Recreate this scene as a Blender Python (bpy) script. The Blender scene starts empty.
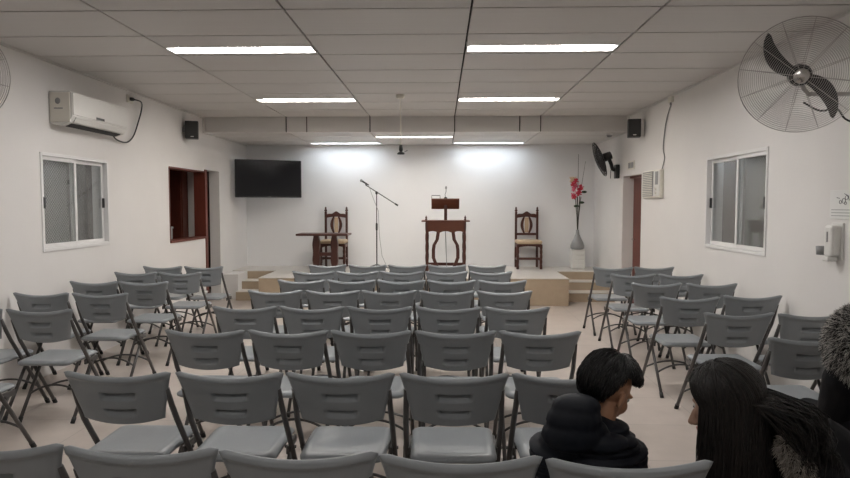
import bpy, bmesh, math, random
from mathutils import Vector as V, Matrix as M
random.seed(7)
PI = math.pi
scene = bpy.context.scene
COL = scene.collection

# ------------------------------------------------------------------ materials
def nt(name):
    m = bpy.data.materials.new(name); m.use_nodes = True
    t = m.node_tree; return m, t, t.nodes['Principled BSDF']
def mat(name, col, rough=.5, metal=0., noise=0., nscale=8., bump=0., bscale=60., stretch=None, spec=.5, sheen=0., coat=0.):
    m, t, b = nt(name); N, L = t.nodes, t.links
    b.inputs['Base Color'].default_value = (*col, 1); b.inputs['Roughness'].default_value = rough
    b.inputs['Metallic'].default_value = metal; b.inputs['Specular IOR Level'].default_value = spec
    b.inputs['Sheen Weight'].default_value = sheen; b.inputs['Coat Weight'].default_value = coat
    tc = N.new('ShaderNodeTexCoord'); src = tc.outputs['Object']
    if stretch:
        mp = N.new('ShaderNodeMapping'); mp.inputs['Scale'].default_value = stretch
        L.new(src, mp.inputs['Vector']); src = mp.outputs['Vector']
    if noise:
        n = N.new('ShaderNodeTexNoise'); n.inputs['Scale'].default_value = nscale; n.inputs['Detail'].default_value = 4
        L.new(src, n.inputs['Vector'])
        r = N.new('ShaderNodeMapRange'); r.inputs['To Min'].default_value = 1-noise; r.inputs['To Max'].default_value = 1+noise
        L.new(n.outputs['Fac'], r.inputs['Value'])
        mx = N.new('ShaderNodeMix'); mx.data_type = 'RGBA'; mx.blend_type = 'MULTIPLY'; mx.inputs['Factor'].default_value = 1
        mx.inputs['A'].default_value = (*col, 1); L.new(r.outputs['Result'], mx.inputs['B'])
        L.new(mx.outputs['Result'], b.inputs['Base Color'])
    if bump:
        n = N.new('ShaderNodeTexNoise'); n.inputs['Scale'].default_value = bscale; n.inputs['Detail'].default_value = 3
        L.new(src, n.inputs['Vector'])
        bp = N.new('ShaderNodeBump'); bp.inputs['Strength'].default_value = bump; bp.inputs['Distance'].default_value = .004
        L.new(n.outputs['Fac'], bp.inputs['Height']); L.new(bp.outputs['Normal'], b.inputs['Normal'])
    return m
def emit(name, col, s):
    m, t, b = nt(name)
    b.inputs['Base Color'].default_value = (.8, .8, .8, 1)
    b.inputs['Emission Color'].default_value = (*col, 1); b.inputs['Emission Strength'].default_value = s
    return m
def floor_mat():
    m, t, b = nt('floor_tiles'); N, L = t.nodes, t.links
    tc = N.new('ShaderNodeTexCoord')
    br = N.new('ShaderNodeTexBrick'); br.offset = 0; br.inputs['Scale'].default_value = 1
    br.inputs['Brick Width'].default_value = .6; br.inputs['Row Height'].default_value = .6; br.inputs['Mortar Size'].default_value = .003
    br.inputs['Color1'].default_value = (.52, .455, .41, 1); br.inputs['Color2'].default_value = (.50, .44, .395, 1); br.inputs['Mortar'].default_value = (.36, .32, .29, 1)
    L.new(tc.outputs['Object'], br.inputs['Vector'])
    n = N.new('ShaderNodeTexNoise'); n.inputs['Scale'].default_value = 5; n.inputs['Detail'].default_value = 6; L.new(tc.outputs['Object'], n.inputs['Vector'])
    r = N.new('ShaderNodeMapRange'); r.inputs['To Min'].default_value = .82; r.inputs['To Max'].default_value = 1.14; L.new(n.outputs['Fac'], r.inputs['Value'])
    mx = N.new('ShaderNodeMix'); mx.data_type = 'RGBA'; mx.blend_type = 'MULTIPLY'; mx.inputs['Factor'].default_value = 1
    L.new(br.outputs['Color'], mx.inputs['A']); L.new(r.outputs['Result'], mx.inputs['B']); L.new(mx.outputs['Result'], b.inputs['Base Color'])
    b.inputs['Roughness'].default_value = .3; b.inputs['Specular IOR Level'].default_value = .5
    return m
def screen_mat():      # woven insect screen: fine dotted grey cloth, partly see-through
    m, t, b = nt('insect_screen'); N, L = t.nodes, t.links
    b.inputs['Base Color'].default_value = (.30, .285, .275, 1); b.inputs['Roughness'].default_value = .8
    tc = N.new('ShaderNodeTexCoord'); ck = N.new('ShaderNodeTexChecker'); ck.inputs['Scale'].default_value = 58
    L.new(tc.outputs['Object'], ck.inputs['Vector'])
    r = N.new('ShaderNodeMapRange'); r.inputs['To Min'].default_value = .42; r.inputs['To Max'].default_value = 1
    L.new(ck.outputs['Fac'], r.inputs['Value']); L.new(r.outputs['Result'], b.inputs['Alpha'])
    return m
def glass_mat(name, tint, refl=.16, rough=.05):
    m = bpy.data.materials.new(name); m.use_nodes = True; t = m.node_tree; N, L = t.nodes, t.links
    N.clear(); o = N.new('ShaderNodeOutputMaterial'); mx = N.new('ShaderNodeMixShader'); mx.inputs[0].default_value = refl
    a = N.new('ShaderNodeBsdfTransparent'); a.inputs[0].default_value = (*tint, 1)
    g = N.new('ShaderNodeBsdfGlossy'); g.inputs['Roughness'].default_value = rough
    L.new(a.outputs[0], mx.inputs[1]); L.new(g.outputs[0], mx.inputs[2]); L.new(mx.outputs[0], o.inputs[0]); return m
def hair_mat(name, c1, c2, rough=.35, contrast=None):
    m, t, b = nt(name); N, L = t.nodes, t.links
    g = N.new('ShaderNodeNewGeometry'); cr = N.new('ShaderNodeValToRGB')
    cr.color_ramp.elements[0].color = (*c1, 1); cr.color_ramp.elements[1].color = (*c2, 1)
    if contrast: cr.color_ramp.elements[0].position, cr.color_ramp.elements[1].position = contrast
    L.new(g.outputs['Random Per Island'], cr.inputs['Fac']); L.new(cr.outputs['Color'], b.inputs['Base Color'])
    b.inputs['Roughness'].default_value = rough; return m

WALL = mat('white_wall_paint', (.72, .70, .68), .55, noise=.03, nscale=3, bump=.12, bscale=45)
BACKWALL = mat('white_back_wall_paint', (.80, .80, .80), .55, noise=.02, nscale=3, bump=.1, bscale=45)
CEIL = mat('ceiling_board', (.60, .58, .56), .5, noise=.06, nscale=4, stretch=(.25, 14, 1))
CEILGAP = mat('ceiling_gap', (.05, .045, .04), .9, noise=.1)
FLOOR = floor_mat()
STAGEF = mat('stage_tile_beige', (.40, .315, .225), .4, noise=.12, nscale=10)
STAGET = mat('stage_floor_pale', (.66, .62, .57), .3, noise=.06, nscale=6)
WHITE = mat('white_plastic', (.70, .69, .66), .35, noise=.03, nscale=6)
WHITE2 = mat('ivory_plastic', (.68, .65, .58), .4, noise=.03, nscale=6)
ALU = mat('white_aluminium', (.74, .73, .72), .3, noise=.02)
GREYP = mat('grey_plastic', (.25, .25, .25), .4, noise=.05)
BLACKP = mat('black_plastic', (.012, .012, .013), .4, noise=.2, nscale=30)
SCREEN = mat('tv_screen', (.008, .009, .012), .12, noise=.1)
CHAIR = mat('chair_grey_plastic', (.255, .274, .288), .32, noise=.05, nscale=20, bump=.06, bscale=300)
TUBE = mat('chair_grey_tube', (.085, .080, .078), .38, metal=.2, noise=.06, nscale=30)
RUBBER = mat('black_rubber', (.02, .02, .02), .7, noise=.2)
WOOD = mat('dark_red_wood', (.062, .017, .010), .4, noise=.35, nscale=9, stretch=(6, 6, 1))
WOODL = mat('lectern_wood', (.10, .028, .010), .45, noise=.3, nscale=9, stretch=(1, 6, 6))
DOORW = mat('red_brown_door_wood', (.13, .03, .018), .4, noise=.3, nscale=7, stretch=(6, 6, .6))
CUSH = mat('beige_upholstery', (.50, .38, .26), .8, noise=.15, nscale=40, bump=.3, bscale=200)
STEEL = mat('fan_wire_steel', (.42, .40, .385), .4, metal=.4, noise=.05)
CHROME = mat('hub_chrome', (.6, .58, .56), .2, metal=.9, noise=.05)
BLADE = mat('fan_blade_black', (.012, .011, .011), .4, noise=.1)
VASE = mat('grey_ceramic', (.27, .27, .27), .3, noise=.15, nscale=15)
PETALR = mat('red_petal', (.55, .03, .06), .6, noise=.25, nscale=40)
PETALP = mat('pink_petal', (.70, .16, .24), .6, noise=.2, nscale=40)
PETALC = mat('cream_petal', (.75, .60, .42), .6, noise=.15, nscale=40)
STEM = mat('dark_stem', (.035, .03, .02), .6, noise=.2)
LEAF = mat('dark_leaf', (.03, .05, .025), .5, noise=.2)
PAPER = mat('white_paper', (.75, .75, .73), .7, noise=.03)
INK = mat('dark_print', (.06, .06, .065), .7, noise=.1)
INKG = mat('grey_print', (.36, .36, .36), .7, noise=.1)
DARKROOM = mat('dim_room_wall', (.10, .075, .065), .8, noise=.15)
ALLEY = mat('outside_render', (.36, .34, .33), .8, noise=.12, nscale=4)
SKIN = mat('skin_warm', (.42, .22, .13), .5, noise=.08, nscale=20)
SKIN2 = mat('skin_light', (.48, .30, .22), .5, noise=.08, nscale=20)
LIP = mat('lip', (.35, .12, .10), .45, noise=.1)
EYEW = mat('eye_white', (.7, .68, .65), .2, noise=.03)
IRIS = mat('dark_iris', (.02, .012, .008), .15, noise=.1)
HAIRB = hair_mat('black_hair', (.004, .004, .0045), (.012, .011, .011), .32)
HAIRW = hair_mat('dark_brown_hair', (.003, .0026, .0025), (.012, .008, .0065), .45)
FUR = hair_mat('salt_and_pepper_fur', (.012, .011, .011), (.62, .59, .55), .7, (.3, .85))
FURB = mat('dark_fur_backing', (.02, .019, .018), .9, noise=.3)
FURG = hair_mat('grey_fur', (.14, .125, .11), (.40, .36, .32), .7)
PUFF = mat('navy_puffer_cloth', (.0035, .0052, .0105), .6, noise=.2, nscale=30, bump=.2, bscale=50, spec=.3)
COAT = mat('black_coat_cloth', (.006, .006, .0075), .8, noise=.3, nscale=30, bump=.3, bscale=120, spec=.2)
JEANS = mat('dark_blue_denim', (.03, .04, .07), .8, noise=.2, nscale=60)
SHOE = mat('black_shoe', (.015, .015, .016), .5, noise=.2)
GLASS = glass_mat('window_glass', (.88, .9, .9), .14)
TUBE_N = emit('lamp_neutral', (1, .97, .945), 33)
TUBE_D = emit('lamp_dimmer', (1, .97, .935), 7)
TUBE_W = emit('lamp_warm', (1, .945, .87), 33)
TUBE_C = emit('lamp_cool', (.84, .92, 1), 11)

# ------------------------------------------------------------------ mesh helpers
class MB:
    def __init__(s): s.bm = bmesh.new()
    def _face_all(s, vs, fs):
        bv = [s.bm.verts.new(v) for v in vs]
        for f in fs:
            try: s.bm.faces.new([bv[i] for i in f])
            except ValueError: pass
        return bv
    def box(s, a, b, bev=0., mtx=None):
        x0, y0, z0 = a; x1, y1, z1 = b
        x0, x1 = min(x0, x1), max(x0, x1); y0, y1 = min(y0, y1), max(y0, y1); z0, z1 = min(z0, z1), max(z0, z1)
        t = bmesh.new(); bmesh.ops.create_cube(t, size=1)
        for v in t.verts: v.co = V(((x0+x1)/2+v.co.x*(x1-x0), (y0+y1)/2+v.co.y*(y1-y0), (z0+z1)/2+v.co.z*(z1-z0)))
        if bev:
            bev = min(bev, .45*min(x1-x0, y1-y0, z1-z0))
            bmesh.ops.bevel(t, geom=list(t.edges), offset=bev, segments=2, profile=.5, affect='EDGES')
        s._merge(t, mtx); return s
    def _merge(s, t, mtx=None):
        if mtx is not None: bmesh.ops.transform(t, matrix=mtx, verts=t.verts)
        me = bpy.data.meshes.new('tmp'); t.to_mesh(me); t.free(); s.bm.from_mesh(me); bpy.data.meshes.remove(me)
    def ell(s, c, r, rot=None, seg=16, rings=10):
        t = bmesh.new(); bmesh.ops.create_uvsphere(t, u_segments=seg, v_segments=rings, radius=1)
        if not hasattr(r, '__len__'): r = (r, r, r)
        m = M.Translation(V(c)) @ (rot.to_4x4() if rot is not None else M.Identity(4)) @ M.Diagonal((*r, 1))
        s._merge(t, m); return s
    def tube(s, pts, r, seg=8, cap=True, closed=False):
        pts = [V(p) for p in pts]; n = len(pts)
        rs = r if hasattr(r, '__len__') else [r]*n
        rings = []; up = None
        for i, p in enumerate(pts):
            if closed: d = pts[(i+1) % n]-pts[i-1]
            else: d = pts[min(i+1, n-1)]-pts[max(i-1, 0)]
            d.normalize()
            if up is None: up = V((0, 0, 1)) if abs(d.z) < .9 else V((1, 0, 0))
            a = d.cross(up); a.normalize(); b2 = d.cross(a); b2.normalize(); up = -b2
            rings.append([s.bm.verts.new(p+a*math.cos(2*PI*k/seg)*rs[i]+b2*math.sin(2*PI*k/seg)*rs[i]) for k in range(seg)])
        for i in range(n if closed else n-1):
            A, B = rings[i], rings[(i+1) % n]
            for k in range(seg):
                try: s.bm.faces.new((A[k], A[(k+1) % seg], B[(k+1) % seg], B[k]))
                except ValueError: pass
        if cap and not closed:
            try: s.bm.faces.new(rings[0][::-1]); s.bm.faces.new(rings[-1])
            except ValueError: pass
        return s
    def cap(s, p0, r0, p1, r1, seg=12):        # capsule with two radii
        p0, p1 = V(p0), V(p1); s.ell(p0, r0, seg=seg, rings=8); s.ell(p1, r1, seg=seg, rings=8)
        s.tube([p0, p1], [r0, r1], seg); return s
    def chain(s, pts, rs):
        for i in range(len(pts)-1): s.cap(pts[i], rs[i], pts[i+1], rs[i+1])
        return s
    def lathe(s, prof, c=(0, 0, 0), seg=20, mtx=None):
        t = bmesh.new(); rings = []
        for r, z in prof:
            if r < 1e-5: rings.append([t.verts.new((0, 0, z))])
            else: rings.append([t.verts.new((r*math.cos(2*PI*k/seg), r*math.sin(2*PI*k/seg), z)) for k in range(seg)])
        for A, B in zip(rings, rings[1:]):
            for k in range(seg):
                a0, a1 = A[k % len(A)], A[(k+1) % len(A)]; b0, b1 = B[k % len(B)], B[(k+1) % len(B)]
                vs = []
                for v in (a0, a1, b1, b0):
                    if v not in vs: vs.append(v)
                if len(vs) > 2:
                    try: t.faces.new(vs)
                    except ValueError: pass
        for R_, flip in ((rings[0], True), (rings[-1], False)):
            if len(R_) > 2: t.faces.new(R_[::-1] if flip else R_)
        s._merge(t, M.Translation(V(c)) @ (mtx if mtx is not None else M.Identity(4))); return s
    def prism(s, poly, axis, a, b):            # extrude a 2-D outline along an axis
        def P(u, v, w): return {0: (w, u, v), 1: (u, w, v), 2: (u, v, w)}[axis]
        n = len(poly)
        s._face_all([P(u, v, a) for u, v in poly]+[P(u, v, b) for u, v in poly],
                    [list(range(n))[::-1], list(range(n, 2*n))]+[[i, (i+1) % n, n+(i+1) % n, n+i] for i in range(n)]); return s
    def mesh(s, name, smooth=False):
        bmesh.ops.recalc_face_normals(s.bm, faces=s.bm.faces)
        me = bpy.data.meshes.new(name); s.bm.to_mesh(me); s.bm.free()
        if smooth:
            for p in me.polygons: p.use_smooth = True
        return me

def world_of(o):
    p = V((0, 0, 0))
    while o is not None: p = p+o.location; o = o.parent
    return p
def obj(name, mb, m, parent=None, smooth=False, local=False):
    me = mb if isinstance(mb, bpy.types.Mesh) else mb.mesh(name, smooth)
    if isinstance(mb, bpy.types.Mesh) and smooth:
        for p in me.polygons: p.use_smooth = True
    if smooth == 'auto': me.set_sharp_from_angle(angle=math.radians(40))
    me.materials.clear(); me.materials.append(m)
    o = bpy.data.objects.new(name, me); COL.objects.link(o)
    if parent is not None:
        o.parent = parent
        if not local: me.transform(M.Translation(-world_of(parent)))
    return o
def tag(o, label, cat, group=None):
    o['label'] = label; o['category'] = cat
    if group: o['group'] = group
    return o
def thing(name, label, cat, loc=(0, 0, 0), rz=0, group=None):
    o = bpy.data.objects.new(name, None); COL.objects.link(o); o.location = loc; o.rotation_euler = (0, 0, rz)
    return tag(o, label, cat, group)
def struct(name, mb, m, parent=None, smooth=False):
    o = obj(name, mb, m, parent, smooth)
    if parent is None: o['kind'] = 'structure'
    return o
def copy_tree(o, parent=None):
    c = o.copy(); COL.objects.link(c)
    if parent is not None: c.parent = parent
    for ch in list(o.children): copy_tree(ch, c)
    return c
def remesh(mb, voxel, smooth=4, name='body'):
    me = mb.mesh(name); o = bpy.data.objects.new(name, me); COL.objects.link(o)
    r = o.modifiers.new('r', 'REMESH'); r.mode = 'VOXEL'; r.voxel_size = voxel
    if smooth:
        sm = o.modifiers.new('s', 'SMOOTH'); sm.iterations = smooth; sm.factor = .5
    dg = bpy.context.evaluated_depsgraph_get(); dg.update()
    out = bpy.data.meshes.new_from_object(o.evaluated_get(dg)); out.name = name
    bpy.data.objects.remove(o); bpy.data.meshes.remove(me)
    for p in out.polygons: p.use_smooth = True
    return out

# ------------------------------------------------------------------ the room
XL, XR, YB, YN = -3.47, 2.69, 11.0, -1.6
HC, HL, YBK = 2.775, 2.558, 9.02
ST = .40                                         # stage height
TW = .16                                         # side wall thickness
def wall_side(name, x, t, holes):
    """side wall made of blocks around its openings; holes: (y0, y1, z0, z1)"""
    mb = MB(); ys = sorted({YN, YB+.1, *[h[0] for h in holes], *[h[1] for h in holes]})
    for a, b in zip(ys, ys[1:]):
        zs = [(0, 3.0)]
        for h in holes:
            if h[0] <= a+1e-6 and h[1] >= b-1e-6: zs = [q for q in ((0, h[2]), (h[3], 3.0)) if q[1]-q[0] > 1e-4]
        for z0, z1 in zs: mb.box((x, a, z0), (x+t, b, z1))
    return struct(name, mb, WALL)
WINL = (5.31, 6.38, 1.10, 1.95); WINR = (5.20, 6.36, 1.085, 1.97)
PASS = (7.85, 9.05, 1.03, 1.985); DOORL = (9.12, 9.65, 0, 2.02); DOORR = (8.42, 9.27, 0, 1.92)
wall_side('wall_left', XL, -TW, [WINL, PASS, DOORL])
wall_side('wall_right', XR, TW, [WINR, DOORR])
struct('wall_back', MB().box((XL-TW, YB, 0), (XR+TW, YB+.15, 3)), BACKWALL)
struct('wall_rear', MB().box((XL-TW, YN-.15, 0), (XR+TW, YN, 3)), WALL)
struct('floor', MB().box((XL-TW-1.6, YN-.15, -.1), (XR+TW+1.2, YB+.15, 0)), FLOOR)

XS = [XL, -2.25, -1.03, .195, 1.43, XR]
def panels(mb, xs, ys, z, skip, gx=.014, gy=.020, th=.018):
    for i in range(len(xs)-1):
        for j in range(len(ys)-1):
            x0, x1, y0, y1 = xs[i]+gx/2, xs[i+1]-gx/2, ys[j]+gy/2, ys[j+1]-gy/2
            for (sx, sy0, sy1) in skip:
                if sx == i and y0 < sy1 and y1 > sy0:
                    if sy1 > y1-.05: y1 = sy0-.004
                    elif sy0 < y0+.05: y0 = sy1+.004
                    else:
                        mb.box((x0, sy1+.004, z), (x1, y1, z+th), .003); y1 = sy0-.004
            if y1-y0 > .02: mb.box((x0, y0, z), (x1, y1, z+th), .003)
LAMPS_HI = [(1, .15, .42), (3, .15, .42), (1, 2.59, 2.86), (3, 2.59, 2.86), (1, 5.05, 5.245), (3, 5.05, 5.245), (1, 7.505, 7.70), (3, 7.505, 7.70)]
LAMPS_LO = [(2, 9.64, 9.80), (1, 10.62, 10.77), (3, 10.62, 10.77)]
mb = MB(); ysh = [YN]+[4.1+.61*k for k in range(-9, 9)]; ysh = [y for y in ysh if y >= YN]; ysh[-1] = YBK
ysh = sorted(set(ysh))
panels(mb, XS, ysh, HC, LAMPS_HI)
ysl = [YBK+.02, 9.60, 10.21, 10.82, YB]
panels(mb, XS, ysl, HL, LAMPS_LO)
xf = sorted(XS+[-1.95, 1.13])
for a, b in zip(xf, xf[1:]): mb.box((a+.008, YBK, HL-.005), (b-.008, YBK+.018, HC+.01), .003)
struct('ceiling', mb, CEIL)
mb = MB().box((XL-TW, YN-.1, HC+.13), (XR+TW, YB+.1, HC+.2))
for i in range(5):
    for j in range(len(ysh)-1):
        pass
struct('trim_1', mb, CEILGAP)                    # dark void above the boards
# thin edge mouldings where boards meet the side walls
mo = MB()
for x, s in ((XL, 1), (XR, -1)):
    mo.box((x, YN, HC-.018), (x+s*.022, YBK, HC)); mo.box((x, YBK, HL-.018), (x+s*.022, YB, HL))
    mo.box((x, YBK-.02, HL-.018), (x+s*.03, YBK+.02, HC))
struct('trim_2', mo, CEIL)
# dark void sheets a little above each board level (seen through the joints)
vb = MB()
yc = sorted([YN, 5.05, 5.245, 7.505, 7.70, YBK])
for i in range(5):
    cuts = [l for l in LAMPS_HI if l[0] == i]; y = YN
    for l in cuts: vb.box((XS[i], y, HC+.03), (XS[i+1], l[1], HC+.034)); y = l[2]
    vb.box((XS[i], y, HC+.03), (XS[i+1], YBK+.03, HC+.034))
    cuts = [l for l in LAMPS_LO if l[0] == i]; y = YBK+.03
    for l in cuts: vb.box((XS[i], y, HL+.03), (XS[i+1], l[1], HL+.034)); y = l[2]
    vb.box((XS[i], y, HL+.03), (XS[i+1], YB, HL+.034))
vb.box((XL, YBK+.028, HL), (XR, YBK+.032, HC+.03))
struct('trim_3', vb, CEILGAP)

def ceiling_lamp(col, y0, y1, z, m, label):
    x0, x1 = XS[col]+.012, XS[col+1]-.012; xm, ym = (x0+x1)/2, (y0+y1)/2
    t = thing('recessed_lamp', label, 'ceiling light', (xm, ym, z), 0, 'recessed ceiling lights')
    f = MB(); h = .075; w = .008
    f.box((x0, y0, z-.002), (x1, y0+w, z+h)); f.box((x0, y1-w, z-.002), (x1, y1, z+h)); f.box((x0, y0+w, z-.002), (x0+w, y1-w, z+h)); f.box((x1-w, y0+w, z-.002), (x1, y1-w, z+h))
    f.box((x0, y0, z+h), (x1, y1, z+h+.006)); obj('housing', f, ALU, t)
    for s in (-1, 1): obj('end_reflector', MB().prism([(xm+s*((x1-x0)/2-.01), z+.006), (xm+s*((x1-x0)/2-.07), z+.07), (xm+s*((x1-x0)/2-.01), z+.07)], 1, y0+.01, y1-.01), ALU, t)
    obj('diffuser', MB().box((x0+.05, y0+.03, z+.016), (x1-.05, y1-.03, z+.024)), m, t)
ceiling_lamp(1, .15, .42, HC, TUBE_D, 'recessed strip light over the rear left chairs, behind the viewer')
ceiling_lamp(3, .15, .42, HC, TUBE_D, 'recessed strip light over the rear right chairs, behind the viewer')
ceiling_lamp(1, 2.59, 2.86, HC, TUBE_D, 'recessed strip light over the left block, above picture edge')
ceiling_lamp(3, 2.59, 2.86, HC, TUBE_D, 'recessed strip light over the seated people, above picture edge')
ceiling_lamp(1, 5.05, 5.245, HC, TUBE_N, 'recessed strip light nearest on the left side of ceiling')
ceiling_lamp(3, 5.05, 5.245, HC, TUBE_N, 'recessed strip light nearest on the right side of ceiling')
ceiling_lamp(1, 7.505, 7.70, HC, TUBE_W, 'warm recessed strip light left, just before ceiling step')
ceiling_lamp(3, 7.505, 7.70, HC, TUBE_W, 'warm recessed strip light right, just before ceiling step')
ceiling_lamp(2, 9.64, 9.80, HL, TUBE_W, 'middle recessed light of the lowered ceiling above stage')
ceiling_lamp(1, 10.62, 10.77, HL, TUBE_C, 'cool strip light left, over back wall by the television')
ceiling_lamp(3, 10.62, 10.77, HL, TUBE_C, 'cool strip light right, over back wall above carved chair')

# stage with three steps at either end
YS = 9.2
mb = MB().box((-2.74, YS, 0), (1.90, YB, ST), .004)
struct('trim_4', mb, STAGEF)
mb = MB().box((-2.74, YS-.012, ST), (1.90, YB, ST+.012), .004).box((XL, 10.2, ST), (-2.74, YB, ST+.012)).box((1.90, 10.2, ST), (XR, YB, ST+.012))
struct('trim_5', mb, STAGET)
def steps(x0, x1, name):
    mb = MB(); tr = MB()
    for k, y in enumerate((9.6, 9.9, 10.2)):
        z = ST*(k+1)/3; ye = (9.9, 10.2, YB)[k]
        mb.box((x0, y, 0), (x1, ye if k < 2 else YB, z))
        if k < 2: tr.box((x0, y-.008, z), (x1, ye, z+.010))
    struct(name, mb, STAGEF); return tr
tr1 = steps(1.90, XR, 'trim_6'); tr2 = steps(-3.22, -2.74, 'trim_7')
struct('trim_8', tr1, STAGET); struct('trim_9', tr2, STAGET)
struct('trim_10', MB().box((XL, 9.72, 0), (-3.22, YB, ST), .004), WALL)

# side room seen through the hatch and doorway at the left, corridor behind the right doorway
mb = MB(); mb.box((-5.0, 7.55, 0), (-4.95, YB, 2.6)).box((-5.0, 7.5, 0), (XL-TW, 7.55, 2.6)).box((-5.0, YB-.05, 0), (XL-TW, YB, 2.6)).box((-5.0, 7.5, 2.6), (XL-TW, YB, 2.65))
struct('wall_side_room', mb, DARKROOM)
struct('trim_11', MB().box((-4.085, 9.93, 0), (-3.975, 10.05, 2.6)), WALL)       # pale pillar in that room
cab = thing('wooden_cabinet', 'dark wooden cabinet in the side room behind hatch', 'cabinet', (-4.52, 9.98, 0))
c = MB().box((-4.93, 9.75, 0), (-4.10, 10.2, 2.3), .006); obj('body', c, DOORW, cab)
for s in (-1, 1):
    d = obj('door', MB().box((-4.515+s*.205-.195, 9.73, .06), (-4.515+s*.205+.195, 9.75, 2.26), .006), DOORW, cab)
    obj('knob', MB().ell((-4.515+s*.04, 9.72, 1.1), .014), GREYP, d)
sh = thing('counter', 'dim counter under the hatch inside the side room', 'counter', (-4.0, 8.5, 0))
obj('top', MB().box((-4.55, 7.95, .96), (XL-TW-.03, 9.0, 1.0), .004), DOORW, sh)
for (x, y) in ((-4.5, 8.0), (-4.5, 8.9), (-3.7, 8.0), (-3.7, 8.9)): obj('leg', MB().box((x, y, 0), (x+.05, y+.05, .96)), DOORW, sh)
bx = thing('storage_box', 'small grey box just inside the hatch on the left wall', 'box', (-3.85, 8.40, 1.0))
obj('body', MB().box((-4.02, 8.36, 1.0), (-3.74, 8.55, 1.17), .01), GREYP, bx); obj('lid', MB().box((-4.03, 8.35, 1.17), (-3.73, 8.56, 1.20), .008), GREYP, bx)
# wooden post lining between hatch and door, sill of the hatch
mb = MB().box((XL-TW, PASS[1]-.012, 0), (XL+.012, DOORL[0]+.004, 2.02), .003)
hp = struct('trim_12', mb, DOORW)
mb = MB().box((XL-TW, PASS[0], PASS[2]-.02), (XL+.015, PASS[1]-.012, PASS[2]+.012), .003).box((XL-TW, PASS[0], PASS[3]-.012), (XL+.004, PASS[1]-.012, PASS[3]+.01), .003).box((XL-TW, PASS[0]-.006, PASS[2]), (XL+.006, PASS[0]+.014, PASS[3]), .003)
struct('trim_13', mb, DOORW)
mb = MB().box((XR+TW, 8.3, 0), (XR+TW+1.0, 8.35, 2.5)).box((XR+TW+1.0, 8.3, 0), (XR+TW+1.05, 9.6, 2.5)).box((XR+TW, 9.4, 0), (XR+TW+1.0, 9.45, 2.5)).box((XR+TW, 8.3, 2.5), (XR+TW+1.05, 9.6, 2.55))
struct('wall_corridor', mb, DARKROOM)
d = struct('door_1', MB().box((XR+TW-.005, DOORR[0]+.03, .01), (XR+TW+.035, DOORR[1]-.01, DOORR[3]-.03), .004), DOORW)
obj('door_frame', MB().box((XR+TW-.06, DOORR[0], 0), (XR+TW, DOORR[0]+.035, DOORR[3])).box((XR+TW-.06, DOORR[0]+.035, DOORR[3]-.03), (XR+TW, DOORR[1], DOORR[3])), DOORW, d)
obj('door_handle', MB().tube([(XR+TW-.01, 9.15, 1.0), (XR+TW-.05, 9.15, 1.0), (XR+TW-.05, 9.05, 1.0)], .009), CHROME, d)

# outside walls that stand behind the windows
struct('wall_outside_left', MB().box((XL-TW-.75, 4.2, 0), (XL-TW-.7, 7.48, 2.9)), ALLEY)
struct('wall_outside_right', MB().box((XR+TW+.7, 4.2, 0), (XR+TW+.75, 7.48, 2.9)), ALLEY)

def sliding_window(name, x, s, W, ymid, screen_near):
    """x wall face, s = direction out of the room"""
    y0, y1, z0, z1 = W; a, b = x+s*.015, x+s*.10
    w = struct(name, MB().box((x-s*.010, y0-.008, z0-.012), (b, y0+.012, z1+.010), .003).box((x-s*.010, y1-.012, z0-.012), (b, y1+.008, z1+.010), .003)
               .box((x-s*.010, y0+.012, z0-.012), (b, y1-.012, z0+.022), .003).box((x-s*.010, y0+.012, z1-.020), (b, y1-.012, z1+.010), .003), ALU)
    def sash(ya, yb, xa, g):
        f = .034; xb = xa+s*.022
        o = obj('window_sash', MB().box((xa, ya, z0+.022), (xb, ya+f, z1-.02), .003).box((xa, yb-f, z0+.022), (xb, yb, z1-.02), .003).box((xa, ya+f, z0+.022), (xb, yb-f, z0+.022+f), .003).box((xa, ya+f, z1-.02-f), (xb, yb-f, z1-.02), .003), ALU, w)
        obj('pane', MB().box((xa+s*.008, ya+f, z0+.022+f), (xa+s*.013, yb-f, z1-.02-f)), g, o); return o
    s1 = sash(y0+.013, ymid+.02, x+s*.006, GLASS); s2 = sash(ymid-.02, y1-.02, x+s*.031, GLASS)
    ya, yb = (y0+.03, ymid)
    obj('insect_screen', MB().box((x+s*.085, ya, z0+.04), (x+s*.087, yb, z1-.04)), SCR, w)
    for so, yy in ((s1, y0+.030), (s2, y1-.04)):
        xx = x+s*(.006 if so is s1 else .031)
        obj('latch', MB().box((xx-s*.016, yy-.014, 1.47), (xx, yy+.014, 1.57), .004), BLACKP, so)
    return w
SCR = screen_mat()
sliding_window('window_1', XL, -1, WINL, 5.83, True)
sliding_window('window_2', XR, 1, WINR, 5.74, True)

ob_ = thing('pane_reflection_rod', 'thin dark rod added to imitate a reflection, seen through left window', 'bracket', (XL-TW-.70, 6.2, 1.58))  # added dark rod outside, imitates a reflection in the left pane
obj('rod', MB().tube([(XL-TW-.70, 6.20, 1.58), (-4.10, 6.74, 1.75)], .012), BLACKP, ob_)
obj('head', MB().tube([(-4.13, 6.66, 1.725), (-4.07, 6.80, 1.77)], .024), BLACKP, ob_)

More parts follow.
